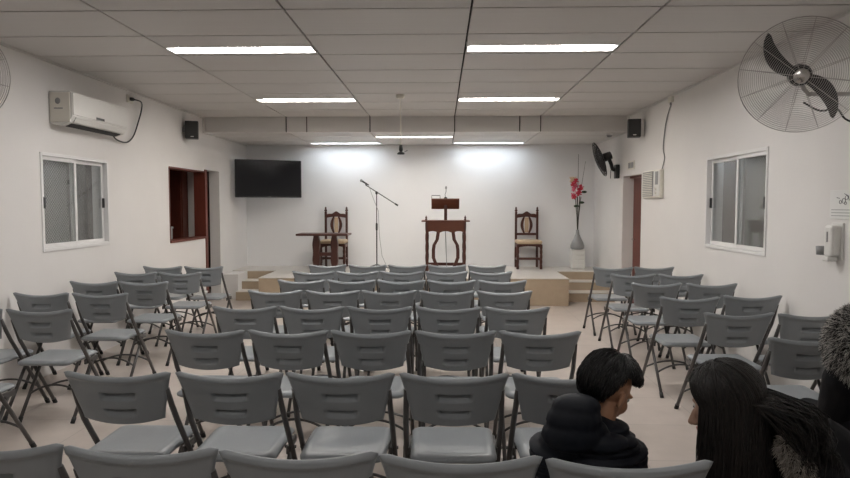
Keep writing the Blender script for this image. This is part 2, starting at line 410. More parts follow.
# ------------------------------------------------------------------ folding chairs
def lerp(a, b, t): return a+(b-a)*t
def sstep(a, b, x):
    t = min(1, max(0, (x-a)/(b-a))); return t*t*(3-2*t)
def backrest_mesh():
    mb = MB(); nu, nv = 44, 58
    def hw(v):                                   # half width, bottom v=0 .. top v=1
        return lerp(.177, .2285, v**1.1)+.002*sstep(.8, 1, v)
    def base(u, v):                              # u -1..1; along the leaning plane
        w = hw(v); zt = .807-.030*(1-u*u)-.012*max(0, abs(u)-.9)/.1; zb = .583-.026*(1-u*u)
        z = lerp(zb, zt, v); y = -.2+(.80-z)*.26
        y -= .020*(1-u*u)                        # scooped for the sitter
        return V((u*w, y, z))
    nrm = V((0, -.968, -.252))                   # rear side normal
    def slot(u, v, cu, cv, hu, hv, e1, e2):
        return (1-sstep(hu-e1, hu+e1, abs(u-cu)))*(1-sstep(hv-e2, hv+e2, abs(v-cv)))
    def surf(u, v, side):
        eu = max(0, (abs(u)-.90)/.10); ev = max(0, (v-.90)/.10, (.06-v)/.06)
        t = .0085*math.sqrt(max(0, 1-min(1, max(eu, ev))**2.2))+.0008
        t += .0065*math.exp(-((v-.93)/.05)**2)*math.sqrt(max(0, 1-eu**2))
        up = .0270*slot(u, v, 0, .60, .33, .075, .012, .010)*(.35+.65*sstep(.53, .65, v))
        lo = .0260*slot(u, v, 0, .25, .34, .075, .03, .020)*(.10+.90*sstep(.17, .33, v))
        d = t-(up+lo)*side
        return base(u, v)+nrm*d*side
    us = [-1+2*i/nu for i in range(nu+1)]; vs = [j/nv for j in range(nv+1)]
    G = {}
    for sd in (1, -1):
        for i, u in enumerate(us):
            for j, v in enumerate(vs): G[sd, i, j] = mb.bm.verts.new(surf(u, v, sd))
    F = mb.bm.faces.new
    for i in range(nu):
        for j in range(nv):
            F((G[1, i, j], G[1, i+1, j], G[1, i+1, j+1], G[1, i, j+1])); F((G[-1, i, j+1], G[-1, i+1, j+1], G[-1, i+1, j], G[-1, i, j]))
    for i in range(nu):
        for j in (0, nv): F((G[1, i, j], G[-1, i, j], G[-1, i+1, j], G[1, i+1, j]))
    for j in range(nv):
        for i in (0, nu): F((G[1, i, j], G[-1, i, j], G[-1, i, j+1], G[1, i, j+1]))
    return mb.mesh('backrest', True)
def seat_mesh():
    mb = MB(); n = 26; r = .05; hx, hy = .190, .200; G = {}
    def pt(u, v):
        x, y = u*hx, v*hy; ax, ay = abs(x)-(hx-r), abs(y)-(hy-r)
        if ax > 0 and ay > 0:
            l = math.hypot(ax, ay); m_ = max(ax, ay)
            if l > 0: x = math.copysign(hx-r+ax*m_/l, x); y = math.copysign(hy-r+ay*m_/l, y)
        return x, y
    for i in range(n+1):
        for j in range(n+1):
            u, v = -1+2*i/n, -1+2*j/n; x, y = pt(u, v); e = max(abs(u), abs(v)); k = max(0, (e-.86)/.14)
            x *= 1-.03*(1-v)/2; z = .437-.006*(1-u*u)*(1-v*v)+.004*math.exp(-((e-.85)/.08)**2)-.012*k*k-.010*max(0, v-.7)/.3
            G[1, i, j] = mb.bm.verts.new((x, y, z)); G[0, i, j] = mb.bm.verts.new((x, y, .408-.006*sstep(.8, .9, e)+.012*k*k))
    F = mb.bm.faces.new
    for i in range(n):
        for j in range(n):
            F((G[1, i, j], G[1, i+1, j], G[1, i+1, j+1], G[1, i, j+1])); F((G[0, i, j+1], G[0, i+1, j+1], G[0, i+1, j], G[0, i, j]))
    for i in range(n):
        for j in (0, n): F((G[1, i, j], G[0, i, j], G[0, i+1, j], G[1, i+1, j])); F((G[1, j, i], G[0, j, i], G[0, j, i+1], G[1, j, i+1]))
    return mb.mesh('seat', True)
FT, TP = V((0, .27, .012)), V((0, -.178, .722))    # long tube: front foot to the wing of the backrest
RT, RF = V((0, .12, .405)), V((0, -.165, .012))
def onl(a, b, z): t = (z-a.z)/(b.z-a.z); return a+(b-a)*t
def make_chair():
    t = thing('folding_chair', 'x', 'chair')
    obj('backrest', backrest_mesh(), CHAIR, t, True, local=True)
    obj('seat', seat_mesh(), CHAIR, t, True, local=True)
    for s in (-1, 1):
        a, b = FT+V((s*.210, 0, 0)), TP+V((s*.203, 0, 0))
        l = obj('front_leg', MB().tube([a, (s*.210, .077, .30), (s*.208, -.098, .56), (s*.204, -.140, .64), b], [.0125, .0125, .0125, .0125, .010], 10), TUBE, t, True, local=True)
        obj('foot_cap', MB().tube([a+(a-b).normalized()*.012, a+(b-a).normalized()*.03], .0155, 10), RUBBER, l, True, local=True)
        X = V((s*.186, 0, 0)); a, b = RT+X, RF+X
        l = obj('rear_leg', MB().tube([a, b], .0115, 10), TUBE, t, True, local=True)
        obj('foot_cap', MB().tube([b+(b-a).normalized()*.012, b+(a-b).normalized()*.03], .0145, 10), RUBBER, l, True, local=True)
        obj('hinge_bracket', MB().box((s*.1905, -.02, .372), (s*.203, .14, .408), .003).tube([(s*.175, .03, .39), (s*.226, .03, .39)], .008), TUBE, t, local=True)
    def arch(z, up, A, B, x, r):
        pts = []
        for k in range(13):
            u = -1+2*k/12; zz = z+up*(1-u*u); p = onl(A, B, z); pts.append((u*x, p.y, zz))
        return MB().tube(pts, r, 8)
    obj('front_stretcher', arch(.15, .055, FT, TP, .21, .0075), TUBE, t, True, local=True)
    obj('rear_stretcher', arch(.17, .065, RT, RF, .184, .0075), TUBE, t, True, local=True)
    return t
chair0 = make_chair(); used = [False]
def place_chair(x, ytop, label, group, rz=0, y=None):
    c = chair0 if not used[0] else copy_tree(chair0); used[0] = True
    jx = random.uniform(-.003, .003); jr = math.radians(random.uniform(-.5, .5))
    c.location = (x+jx, (ytop+.2) if y is None else y, 0); c.rotation_euler = (0, 0, rz+jr)
    c['label'] = label; c['category'] = 'chair'; c['group'] = group; return c
ORD = ['first', 'second', 'third', 'fourth', 'fifth', 'sixth', 'seventh', 'eighth']
rows = [('eighth row', 1.725), ('seventh row', 2.555), ('sixth row', 3.435), ('fifth row', 4.25), ('fourth row', 5.062), ('third row', 5.782), ('second row', 6.55), ('front row', 7.28)]
offs = {'eighth row': -.399, 'seventh row': -.41, 'sixth row': -.38, 'fifth row': -.412, 'fourth row': -.415, 'third row': -.362, 'second row': -.408, 'front row': -.39}
pos5 = ['leftmost', 'second from left', 'middle one', 'fourth from left', 'rightmost']
for rn, yt in rows:
    for k in range(5):
        if rn == 'eighth row' and k == 4: lb = 'grey folding chair the boy sits on, at right end of nearest middle row'
        else: lb = 'grey folding chair, %s in %s counted from the stage, middle block' % (pos5[k], rn)
        place_chair(offs[rn]-.008+(k-2)*(.465 if rn == 'eighth row' else .472), yt+(-.018 if rn == 'eighth row' else .004)*(k-2), lb, 'grey folding chairs of the middle block')
Lrows = [7.02, 6.40, 5.615, 4.86, 4.09, 3.23]; Rrows = [7.06, 6.355, 5.62, 4.765, 4.07, 3.31]
for i, yt in enumerate(Lrows):
    place_chair((-2.72, -2.73, -2.735, -2.73, -2.715, -2.73)[i], yt, 'grey folding chair on aisle side of left block, %s row from the stage' % ORD[i], 'grey folding chairs of the left block')
    if i < 5: place_chair((-3.198, -3.205, -3.205, -3.205, -3.198)[i], yt, 'grey folding chair on wall side of left block, %s row from the stage' % ORD[i], 'grey folding chairs of the left block')
for i, yt in enumerate(Rrows):
    place_chair((1.955, 1.965, 1.943, 1.907, 1.946, 1.97)[i], yt, 'grey folding chair on aisle side of right block, %s row from the stage' % ORD[i], 'grey folding chairs of the right block')
    if i < 5: place_chair((2.43, 2.44, 2.432, 2.425, 2.418)[i], (7.1, 6.34, 5.60, 4.86, 4.05)[i], 'grey folding chair on wall side of right block, %s row from the stage' % ORD[i], 'grey folding chairs of the right block')
place_chair(1.93, 2.46, 'grey folding chair under the person in the fur hood, right edge', 'grey folding chairs of the right block')
place_chair(1.46, 0, 'grey folding chair turned sideways under the bending long haired person', 'grey folding chairs of the right block', PI/2, 1.95)
# sheet of paper left on a far chair of the left block
pp = MB(); n = 8; g = []
for i in range(n+1):
    g.append([pp.bm.verts.new((lerp(-2.905, -2.77, i/n), lerp(7.09, 7.30, j/n), .4425+.012*math.sin(i/n*3.1)+.03*(j/n)**2)) for j in range(n+1)])
for i in range(n):
    for j in range(n): pp.bm.faces.new((g[i][j], g[i+1][j], g[i+1][j+1], g[i][j+1]))
bmesh.ops.solidify(pp.bm, geom=list(pp.bm.faces), thickness=.001)
tag(obj('paper_sheet', pp, PAPER, None, True), 'curled white paper lying on a far aisle chair seat, left block', 'paper')

# ------------------------------------------------------------------ stage furniture
SF = ST+.012
def turned(mb, x, y, z0, z1, r):
    h = z1-z0; prof = []
    for k in range(41):
        t = k/40; q = r*(.78+.22*abs(math.sin(t*PI*5)))
        if t < .1 or t > .88: q = r
        prof.append((q, z0+t*h))
    mb.lathe(prof, (x, y, 0), 12)
def carved_chair(x, y, label):
    t = thing('carved_chair', label, 'chair', (x, y, SF), 0, 'carved wooden chairs on the stage')
    h, w = 1.06, .185                                     # faces the hall (-y)
    for s in (-1, 1):
        p = MB(); p.box((s*w-.019, .17, 0), (s*w+.019, .208, .97), .004); p.lathe([(.012, .97), (.024, .985), (.026, 1.0), (.012, 1.015), (.018, 1.03), (.012, 1.05), (0, h)], (s*w, .189, 0), 12)
        obj('back_post', p, WOOD, t, local=True)
        f = MB(); turned(f, s*(w+.012), -.2, 0, .42, .024); obj('front_leg', f, WOOD, t, True, local=True)
        obj('side_rail', MB().box((s*(w+.005)-.012, -.19, .36), (s*(w+.005)+.012, .18, .42), .003).box((s*(w+.005)-.01, -.19, .14), (s*(w+.005)+.01, .18, .17), .003), WOOD, t, local=True)
    top = [(-w, .86)]
    for k in range(17):
        u = -1+k/8; top.append((u*w, .925+.045*math.exp(-(u/.42)**2)+.008*math.cos(u*9)))
    top.append((w, .86)); top += [(.06, .88), (-.06, .88)]
    obj('top_rail', MB().prism(top, 1, .175, .203), WOOD, t, local=True)
    obj('back_rail', MB().box((-w, .176, .56), (w, .202, .60), .004), WOOD, t, local=True)
    for s in (-1, 1):
        L_, R_ = [], []
        for k in range(15):
            v = k/14; z = .60+.28*v; c = s*(.045+.035*math.sin(v*PI)**1.0); hw_ = .013+.012*math.sin(v*PI)
            L_.append((c-hw_, z)); R_.append((c+hw_, z))
        obj('back_splat', MB().prism(L_+R_[::-1], 1, .180, .198), WOOD, t, local=True)
    ap = [(-.20, .43), (.20, .43), (.20, .37)]+[(.2-.4*k/12, .37+.022*math.sin(PI*k/12)) for k in range(13)]
    obj('front_apron', MB().prism(ap, 1, -.212, -.19), WOOD, t, local=True)
    obj('front_stretcher', MB().box((-w, -.21, .16), (w, -.188, .20), .004), WOOD, t, local=True)
    obj('cushion', MB().box((-.212, -.235, .425), (.212, .168, .49), .026), CUSH, t, True, local=True)
    obj('back_panel', MB().box((-.034, .183, .61), (.034, .19, .87), .002), CUSH, t, local=True)
    return t
carved_chair(1.50, 10.72, 'carved wooden chair with beige seat standing alone right of lectern')
carved_chair(-1.85, 10.72, 'carved wooden chair with beige seat behind the small table')
tb = thing('wooden_table', 'small dark wooden trestle table on stage before carved chair', 'table', (-1.93, 10.15, SF))
zt = 1.035
obj('table_top', MB().box((-2.35, 9.95, zt-.035), (-1.505, 10.4, zt), .008), WOOD, tb)
for x in (-2.055, -1.755):
    pr = []
    for k in range(17):
        v = k/16; pr.append((.044+.012*math.sin(v*PI*1.0)-.006*math.cos(v*PI*4), SF+.04+(zt-.035-SF-.04)*v))
    l = obj('leg', MB().prism([(x-a, z) for a, z in pr]+[(x+a, z) for a, z in pr[::-1]], 1, 10.12, 10.22), WOOD, tb)
    obj('foot', MB().box((x-.05, 10.0, SF), (x+.05, 10.34, SF+.04), .01), WOOD, l)
obj('stretcher', MB().box((-2.02, 10.15, .66), (-1.79, 10.19, .72), .004), WOOD, tb)

lx, ly = .075, 10.05
lt = thing('lectern', 'dark wooden lectern desk with carved legs and raised book rest', 'lectern', (lx, ly, SF))
ztop = 1.255
obj('desk_top', MB().box((lx-.385, ly-.22, ztop-.022), (lx+.385, ly+.22, ztop), .006), WOODL, lt)
ap = [(-.315, ztop-.022), (.315, ztop-.022), (.315, ztop-.20)]+[(.315-.63*k/24, ztop-.20+.03*abs(math.sin(PI*3*k/24))) for k in range(25)]
obj('front_panel', MB().prism([(lx+a, b) for a, b in ap], 1, ly-.20, ly-.18), WOODL, lt)
for s in (-1, 1):
    obj('side_panel', MB().box((lx+s*.31-.012, ly-.18, ztop-.19), (lx+s*.31+.012, ly+.18, ztop-.022), .003), WOODL, lt)
    for yy in (ly-.18, ly+.17):
        f = MB(); turned(f, lx+s*.30, yy, SF, ztop-.03, .026); obj('leg', f, WOOD, lt, True)
    f = MB(); f.lathe([(.012, ztop), (.02, ztop+.015), (.012, ztop+.03), (.018, ztop+.045), (0, ztop+.085)], (lx+s*.31, ly-.18, 0), 10); obj('finial', f, WOOD, lt, True)
    pts = []
    for z_, x_ in ((1.07, .118), (.95, .135), (.86, .185), (.78, .195), (.66, .195), (.58, .165), (.50, .13), (SF, .125)): pts.append((x_, z_))
    obj('carved_leg', MB().prism([(lx+s*(a-.027), b) for a, b in pts]+[(lx+s*(a+.027), b) for a, b in pts[::-1]], 1, ly-.18, ly-.14), WOOD, lt)
obj('back_stretcher', MB().box((lx-.3, ly+.15, .50), (lx+.3, ly+.18, .55), .004), WOOD, lt)
obj('book_rest_post', MB().box((lx-.025, ly-.03, ztop), (lx+.025, ly+.03, 1.50), .005), WOOD, lt)
Mr = M.Translation((lx-.005, ly-.03, 1.52)) @ M.Rotation(math.radians(36), 4, 'X')
br = obj('book_rest', MB().box((-.225, -.011, -.10), (.225, .011, .10), .005, Mr), WOODL, lt)
obj('ledge', MB().box((-.225, .011, -.10), (.225, .045, -.085), .003, Mr), WOODL, br)
mc = thing('gooseneck_microphone', 'slim gooseneck microphone rising above the lectern book rest', 'microphone', (lx+.0, ly+.06, 1.60))
obj('base', MB().lathe([(.03, 0), (.03, .012), (.012, .03)], (lx, ly+.045, 1.603), 12), BLACKP, mc)
obj('gooseneck', MB().tube([(lx-.0, ly+.045, 1.62), (lx-.01, ly+.045, 1.67), (lx+.008, ly+.035, 1.72), (lx+.006, ly+.02, 1.755)], .006), GREYP, mc)
obj('head', MB().lathe([(.008, 0), (.016, .012), (.017, .04), (0, .055)], (lx+.006, ly+.018, 1.755), 12), GREYP, mc, True)
wf = thing('wire_clip_frame', 'thin wire frame clipped on left of lectern book rest', 'clip', (lx-.16, ly+.05, 1.60))
obj('wire', MB().tube([(lx-.225, ly+.055, 1.58), (lx-.225, ly+.055, 1.655), (lx-.09, ly+.055, 1.655), (lx-.09, ly+.055, 1.58)], .006), BLACKP, wf)
cb = [(lx-.004, ly-.02, ztop-.03), (lx, ly-.05, 1.0), (lx+.012, ly-.06, .7), (lx+.02, ly-.08, SF+.008), (lx+.2, ly-.12, SF+.007)]
tag(obj('microphone_cable', MB().tube(cb, .006), GREYP, None, True), 'grey cable hanging down between the lectern legs', 'cable')

mx, my = -1.065, 10.25
ms = thing('microphone_stand', 'black boom microphone stand left of lectern on the stage', 'microphone stand', (mx, my, SF))
obj('pole', MB().tube([(mx, my, SF+.03), (mx, my, 1.18)], .011).tube([(mx, my, 1.12), (mx, my, 1.70)], .0075), BLACKP, ms)
obj('height_clutch', MB().lathe([(.014, 0), (.018, .02), (.018, .10), (.013, .12)], (mx, my, 1.08), 12), BLACKP, ms)
obj('boom_clamp', MB().ell((mx, my, 1.70), (.022, .022, .028)).tube([(mx-.0, my-.03, 1.70), (mx, my+.03, 1.70)], .012), BLACKP, ms)
bA, bB = V((mx-.18, my, 1.83)), V((mx+.355, my, 1.49))
obj('boom_arm', MB().tube([bA, bB], .0075), BLACKP, ms)
obj('counterweight', MB().tube([bB, bB+(bA-bB).normalized()*.06], .014), BLACKP, ms)
for k in range(3):
    a = 2*PI*k/3+.5; obj('leg', MB().tube([(mx, my, SF+.10), (mx+.28*math.cos(a), my+.28*math.sin(a), SF+.012)], .009), BLACKP, ms)
dn = (bA-bB).normalized()
mi = thing('microphone', 'handheld microphone clipped at tip of the boom stand', 'microphone', tuple(bA))
obj('body', MB().tube([bA-dn*.06+V((0, 0, .03)), bA+dn*.07+V((0, 0, .028))], [.011, .015]), BLACKP, mi)
obj('grille', MB().ell(bA+dn*.085+V((0, 0, .028)), .024), GREYP, mi, True)
obj('clip', MB().tube([bA-dn*.01, bA+V((0, 0, .03))], .012), BLACKP, mi)
tag(obj('hanging_cable', MB().tube([bA-dn*.06+V((0, -.01, .025)), (mx-.05, my-.02, 1.60), (mx+.03, my-.015, 1.4), (mx+.045, my-.015, 1.0), (mx+.09, my-.03, .66), (mx+.20, my-.05, SF+.007)], .004), GREYP, None, True), 'thin cable hanging from the boom microphone beside stand pole', 'cable')

px, py = 2.335, 10.66
pl = thing('plinth', 'white ribbed plinth under the grey vase by back corner', 'plinth', (px, py, SF))
obj('body', MB().box((px-.11, py-.11, SF), (px+.11, py+.11, SF+.315), .01), WHITE, pl)
for k in range(4): obj('drawer', MB().box((px-.10, py-.122, SF+.015+k*.075), (px+.10, py-.11, SF+.078+k*.075), .006), WHITE, pl)
obj('top', MB().box((px-.12, py-.12, SF+.315), (px+.12, py+.12, SF+.33), .005), WHITE, pl)
vz = SF+.33
vs_ = thing('vase', 'grey bottle shaped vase holding flowers on white plinth', 'vase', (px, py, vz))
obj('body', MB().lathe([(.085, 0), (.115, .02), (.118, .06), (.10, .12), (.065, .19), (.036, .26), (.026, .32), (.03, .335), (.022, .335), (.02, .2)], (px, py, vz), 24), VASE, vs_, True)
fl = thing('artificial_flowers', 'red and pink flower spray with tall twigs in grey vase', 'flowers', (px, py, vz+.3))
obj('twig', MB().tube([(px, py, vz+.2), (px-.005, py, vz+.8), (px, py, vz+1.62)], [.006, .005, .003]), STEM, fl)
obj('twig', MB().tube([(px, py, vz+.2), (px+.03, py, vz+.9), (px+.12, py, vz+1.5)], [.005, .004, .002]), STEM, fl)
for k in range(4):
    a = k*1.7; obj('stem', MB().tube([(px, py, vz+.2), (px+.015*math.cos(a), py+.015*math.sin(a), vz+.55), (px+.05*math.cos(a), py+.04*math.sin(a), vz+.9)], .006), STEM, fl)
def flower(p, r, m):
    mb = MB()
    for k in range(6):
        a = 2*PI*k/6+random.random(); d = V((math.cos(a), -.35, math.sin(a))).normalized()
        q = d.to_track_quat('X', 'Y').to_matrix(); mb.ell(V(p)+d*r*.55, (r*.55, r*.2, r*.42), q, 8, 6)
    mb.ell(V(p)+V((0, -r*.25, 0)), r*.35, None, 8, 6); obj('bloom', mb, m, fl, True)
random.seed(4)
for k in range(11):
    m_ = (PETALR, PETALP)[k % 2]; flower((px+random.uniform(-.12, .04), py+random.uniform(-.06, .05), vz+.90+.26*k/10), random.uniform(.045, .06), m_)
flower((px-.12, py-.02, vz+1.19), .05, PETALC); flower((px-.06, py-.0, vz+1.20), .045, PETALC)
for (dx, dz) in ((.10, .98), (.06, .80), (-.03, .74)): obj('leaf', MB().ell((px+dx, py-.02, vz+dz), (.045, .012, .022)), LEAF, fl, True)

# ------------------------------------------------------------------ wall fittings
tv = thing('television', 'black flat television angled out from the left back corner', 'television', (-2.885, 10.37, 1.625), math.radians(26))
obj('casing', MB().box((-.55, 0, 0), (.55, .045, .63), .012), BLACKP, tv, local=True)
obj('screen', MB().box((-.532, -.004, .024), (.532, .002, .613), .002), SCREEN, tv, local=True)
obj('maker_mark', MB().box((-.02, -.004, .008), (.02, .001, .016)), GREYP, tv, local=True)
obj('mount_arm', MB().box((-.16, .045, .2), (.16, .06, .45), .004).box((-.02, .06, .27), (.06, .50, .34), .004), BLACKP, tv, local=True)

def speaker(x, y, z, rz, label):
    t = thing('wall_speaker', label, 'speaker', (x, y, z), rz, 'small black wall speakers')
    obj('cabinet', MB().box((-.085, -.08, 0), (.085, .08, .235), .01), BLACKP, t, local=True)
    obj('grille', MB().box((-.077, -.088, .012), (.077, -.078, .223), .004), RUBBER, t, local=True)
    obj('badge', MB().box((-.015, -.091, .02), (.025, -.087, .03)), WHITE, t, local=True)
    return t
s1 = speaker(-3.362, 8.35, 2.39, math.radians(20), 'small black speaker high on the left wall')
obj('bracket', MB().box((-.15, -.02, .09), (-.083, .03, .15), .003), GREYP, s1, local=True)
s2 = speaker(2.555, 8.35, 2.395, math.radians(-14), 'small black speaker high on the right wall')
obj('bracket', MB().box((.083, -.03, .01), (.125, .03, .225), .003), WHITE, s2, local=True)

# split air conditioner
ay0, ay1, az0, az1 = 5.46, 6.42, 2.205, 2.51
ac = thing('air_conditioner', 'white split air conditioner high on the left wall', 'air conditioner', (XL, 5.94, az0))
pr = [(XL, az0+.02), (XL+.10, az0), (XL+.175, az0+.03), (XL+.205, az0+.085), (XL+.205, az1-.02), (XL+.185, az1), (XL, az1)]
obj('body', MB().prism([(x_, z_) for x_, z_ in pr], 1, ay0, ay1), WHITE, ac)
obj('front_panel', MB().box((XL+.203, ay0+.006, az0+.095), (XL+.214, ay1-.006, az1-.015), .004), WHITE, ac)
obj('louvre', MB().prism([(XL+.208, az0+.08), (XL+.212, az0+.075), (XL+.185, az0+.03), (XL+.18, az0+.034)], 1, ay0+.05, ay1-.05), WHITE, ac)
obj('outlet_slot', MB().prism([(XL+.105, az0-.002), (XL+.165, az0+.018), (XL+.16, az0+.03), (XL+.10, az0+.01)], 1, ay0+.06, ay1-.06), RUBBER, ac)
obj('display', MB().box((XL+.213, 5.83, az0+.10), (XL+.216, 5.97, az0+.122)), BLACKP, ac)
ob = thing('emblem_plate', 'x', 'x'); bpy.data.objects.remove(ob)
obj('end_cap', MB().box((XL+.01, ay0-.012, az0+.03), (XL+.19, ay0, az1-.015), .005), WHITE2, ac)
obj('emblem', MB().ell((XL+.085, ay0-.013, az1-.09), (.025, .003, .028)).box((XL+.05, ay0-.0145, az1-.16), (XL+.13, ay0-.011, az1-.15)), GREYP, ac)
ot = thing('wall_socket', 'small wall socket with black plug near ceiling, left wall', 'socket', (XL, 6.88, 2.66))
obj('plate', MB().box((XL, 6.82, 2.63), (XL+.02, 6.94, 2.72), .005), WHITE2, ot)
obj('plug', MB().box((XL+.02, 6.85, 2.655), (XL+.06, 6.89, 2.69), .005), BLACKP, ot)
cpts = [(XL+.06, 6.87, 2.67), (XL+.08, 7.0, 2.66), (XL+.05, 7.06, 2.58), (XL+.03, 7.02, 2.44), (XL+.03, 6.90, 2.27), (XL+.03, 6.75, 2.185), (XL+.03, 6.55, 2.19), (XL+.05, 6.40, 2.24)]
def bez(pts, n=6):
    out = []
    P = [V(p) for p in pts]; P = [P[0]]+P+[P[-1]]
    for i in range(1, len(P)-2):
        for k in range(n):
            t = k/n; a, b, c, d = P[i-1:i+3]
            out.append(.5*((2*b)+(c-a)*t+(2*a-5*b+4*c-d)*t*t+(-a+3*b-3*c+d)*t**3))
    out.append(P[-2]); return out
tag(obj('power_cord', MB().tube(bez(cpts), .008), BLACKP, None, True), 'black cord looping from socket down to split air conditioner', 'cord')

wa = thing('window_air_conditioner', 'ivory box air conditioner on right wall beside the doorway', 'air conditioner', (XR, 7.9, 1.585))
wx, w0, w1 = 2.645, 7.58, 8.22
obj('casing', MB().box((wx, w0, 1.585), (XR, w1, 1.935), .012), WHITE2, wa)
gl = MB().box((wx-.012, w0+.235, 1.61), (wx, w1-.015, 1.92), .004)
obj('grille_panel', gl, GREYP, wa)
sl = MB()
for k in range(13): sl.box((wx-.022, w0+.25, 1.622+k*.0225), (wx-.012, w1-.03, 1.634+k*.0225), .002)
obj('grille', sl, WHITE2, wa)
cp = obj('control_panel', MB().box((wx-.010, w0+.015, 1.61), (wx, w0+.22, 1.92), .004), WHITE, wa)
obj('vent', MB().box((wx-.014, w0+.05, 1.75), (wx-.009, w0+.15, 1.91), .002), GREYP, cp)
for k in range(2): obj('knob', MB().tube([(wx-.012, w0+.11, 1.65+k*.05), (wx-.025, w0+.11, 1.65+k*.05)], .016, 12), WHITE2, cp)
jb = thing('junction_box', 'small white cable box just under ceiling on right wall', 'box', (XR, 7.36, 2.70))
obj('cover', MB().box((XR-.035, 7.31, 2.69), (XR, 7.42, 2.765), .005), WHITE2, jb); obj('gland', MB().tube([(XR-.02, 7.36, 2.66), (XR-.02, 7.36, 2.70)], .012), GREYP, jb)
tag(obj('wall_cable', MB().tube(bez([(XR-.015, 7.36, 2.67), (XR-.01, 7.50, 2.53), (XR-.01, 7.57, 2.36), (XR-.01, 7.60, 2.18), (XR-.01, 7.55, 2.06), (XR-.02, 7.60, 1.93)]), .007), GREYP, None, True), 'grey cable running down right wall to box air conditioner', 'cable')
sk = thing('switch_plate', 'small dark framed plate above the right doorway', 'plate', (XR, 8.86, 2.02))
obj('frame', MB().box((XR-.012, 8.72, 2.0), (XR, 9.02, 2.12), .004), WHITE2, sk)
obj('inset', MB().box((XR-.015, 8.75, 2.02), (XR-.011, 8.86, 2.10), .002).box((XR-.015, 8.88, 2.02), (XR-.011, 8.99, 2.10), .002), GREYP, sk)

# soap dispenser and sign
sd = thing('soap_dispenser', 'white soap dispenser below the small sign, right wall', 'dispenser', (XR, 4.26, 1.13))
obj('body', MB().box((XR-.075, 4.215, 1.15), (XR, 4.305, 1.365), .018), WHITE, sd)
obj('back_plate', MB().box((XR-.012, 4.20, 1.13), (XR, 4.32, 1.38), .004), WHITE, sd)
obj('window', MB().box((XR-.078, 4.255, 1.25), (XR-.074, 4.268, 1.32)), GREYP, sd)
obj('push_lever', MB().box((XR-.09, 4.225, 1.12), (XR-.02, 4.295, 1.152), .008), WHITE, sd)
hk = thing('wall_hook', 'small grey cup holder beside the soap dispenser', 'holder', (XR, 4.380, 1.16))
obj('cup', MB().lathe([(.032, 0), (.036, .06), (.03, .06), (.028, .01)], (XR-.045, 4.370, 1.155), 16), GREYP, hk, True)
obj('bracket', MB().box((XR-.012, 4.350, 1.15), (XR, 4.390, 1.24), .003).box((XR-.02, 4.355, 1.225), (XR-.004, 4.375, 1.245), .003), WHITE, hk)
sg = thing('wall_sign', 'small printed sign with line drawing at right wall edge', 'sign', (XR, 4.22, 1.42))
obj('board', MB().box((XR-.008, 4.10, 1.405), (XR, 4.355, 1.60), .002), PAPER, sg)
def ring(cy_, cz_, r): return [(XR-.0095, cy_+r*math.cos(2*PI*k/20), cz_+r*math.sin(2*PI*k/20)) for k in range(20)]
dr = MB()
for (a, b, r) in ((4.205, 1.528, .017), (4.24, 1.520, .012), (4.178, 1.548, .014), (4.188, 1.512, .010)): dr.tube(ring(a, b, r), .0016, 6, closed=True)
dr.tube([(XR-.0095, 4.20, 1.575), (XR-.0095, 4.16, 1.56), (XR-.0095, 4.15, 1.53)], .002).tube([(XR-.0095, 4.28, 1.55), (XR-.0095, 4.25, 1.545)], .002)
obj('drawing', dr, INK, sg)
tx = MB()
for k in range(3): tx.box((XR-.0095, 4.13, 1.425+k*.02), (XR-.007, 4.335, 1.430+k*.02))
obj('text_lines', tx, INKG, sg)

# hanging fitting over the middle
hx, hy = -.475, 7.25
hf = thing('hanging_fitting', 'small black fitting hanging from the ceiling on thin rod', 'ceiling fitting', (hx, hy, HC))
obj('canopy', MB().lathe([(.035, HC-.045), (.05, HC-.03), (.05, HC)], (hx, hy, 0), 16), WHITE2, hf)
obj('rod', MB().tube([(hx, hy, HC-.03), (hx+.008, hy, 2.2)], .008), WHITE2, hf)
obj('motor', MB().lathe([(.012, 2.20), (.022, 2.19), (.024, 2.14), (.016, 2.12)], (hx+.008, hy, 0), 14), BLACKP, hf, True)
obj('shade', MB().lathe([(.0, 2.12), (.02, 2.118), (.046, 2.10), (.042, 2.088), (0, 2.085)], (hx+.008, hy, 0), 18), BLACKP, hf, True)
obj('side_arm', MB().tube([(hx+.03, hy, 2.105), (hx+.085, hy, 2.135)], .005), GREYP, hf)

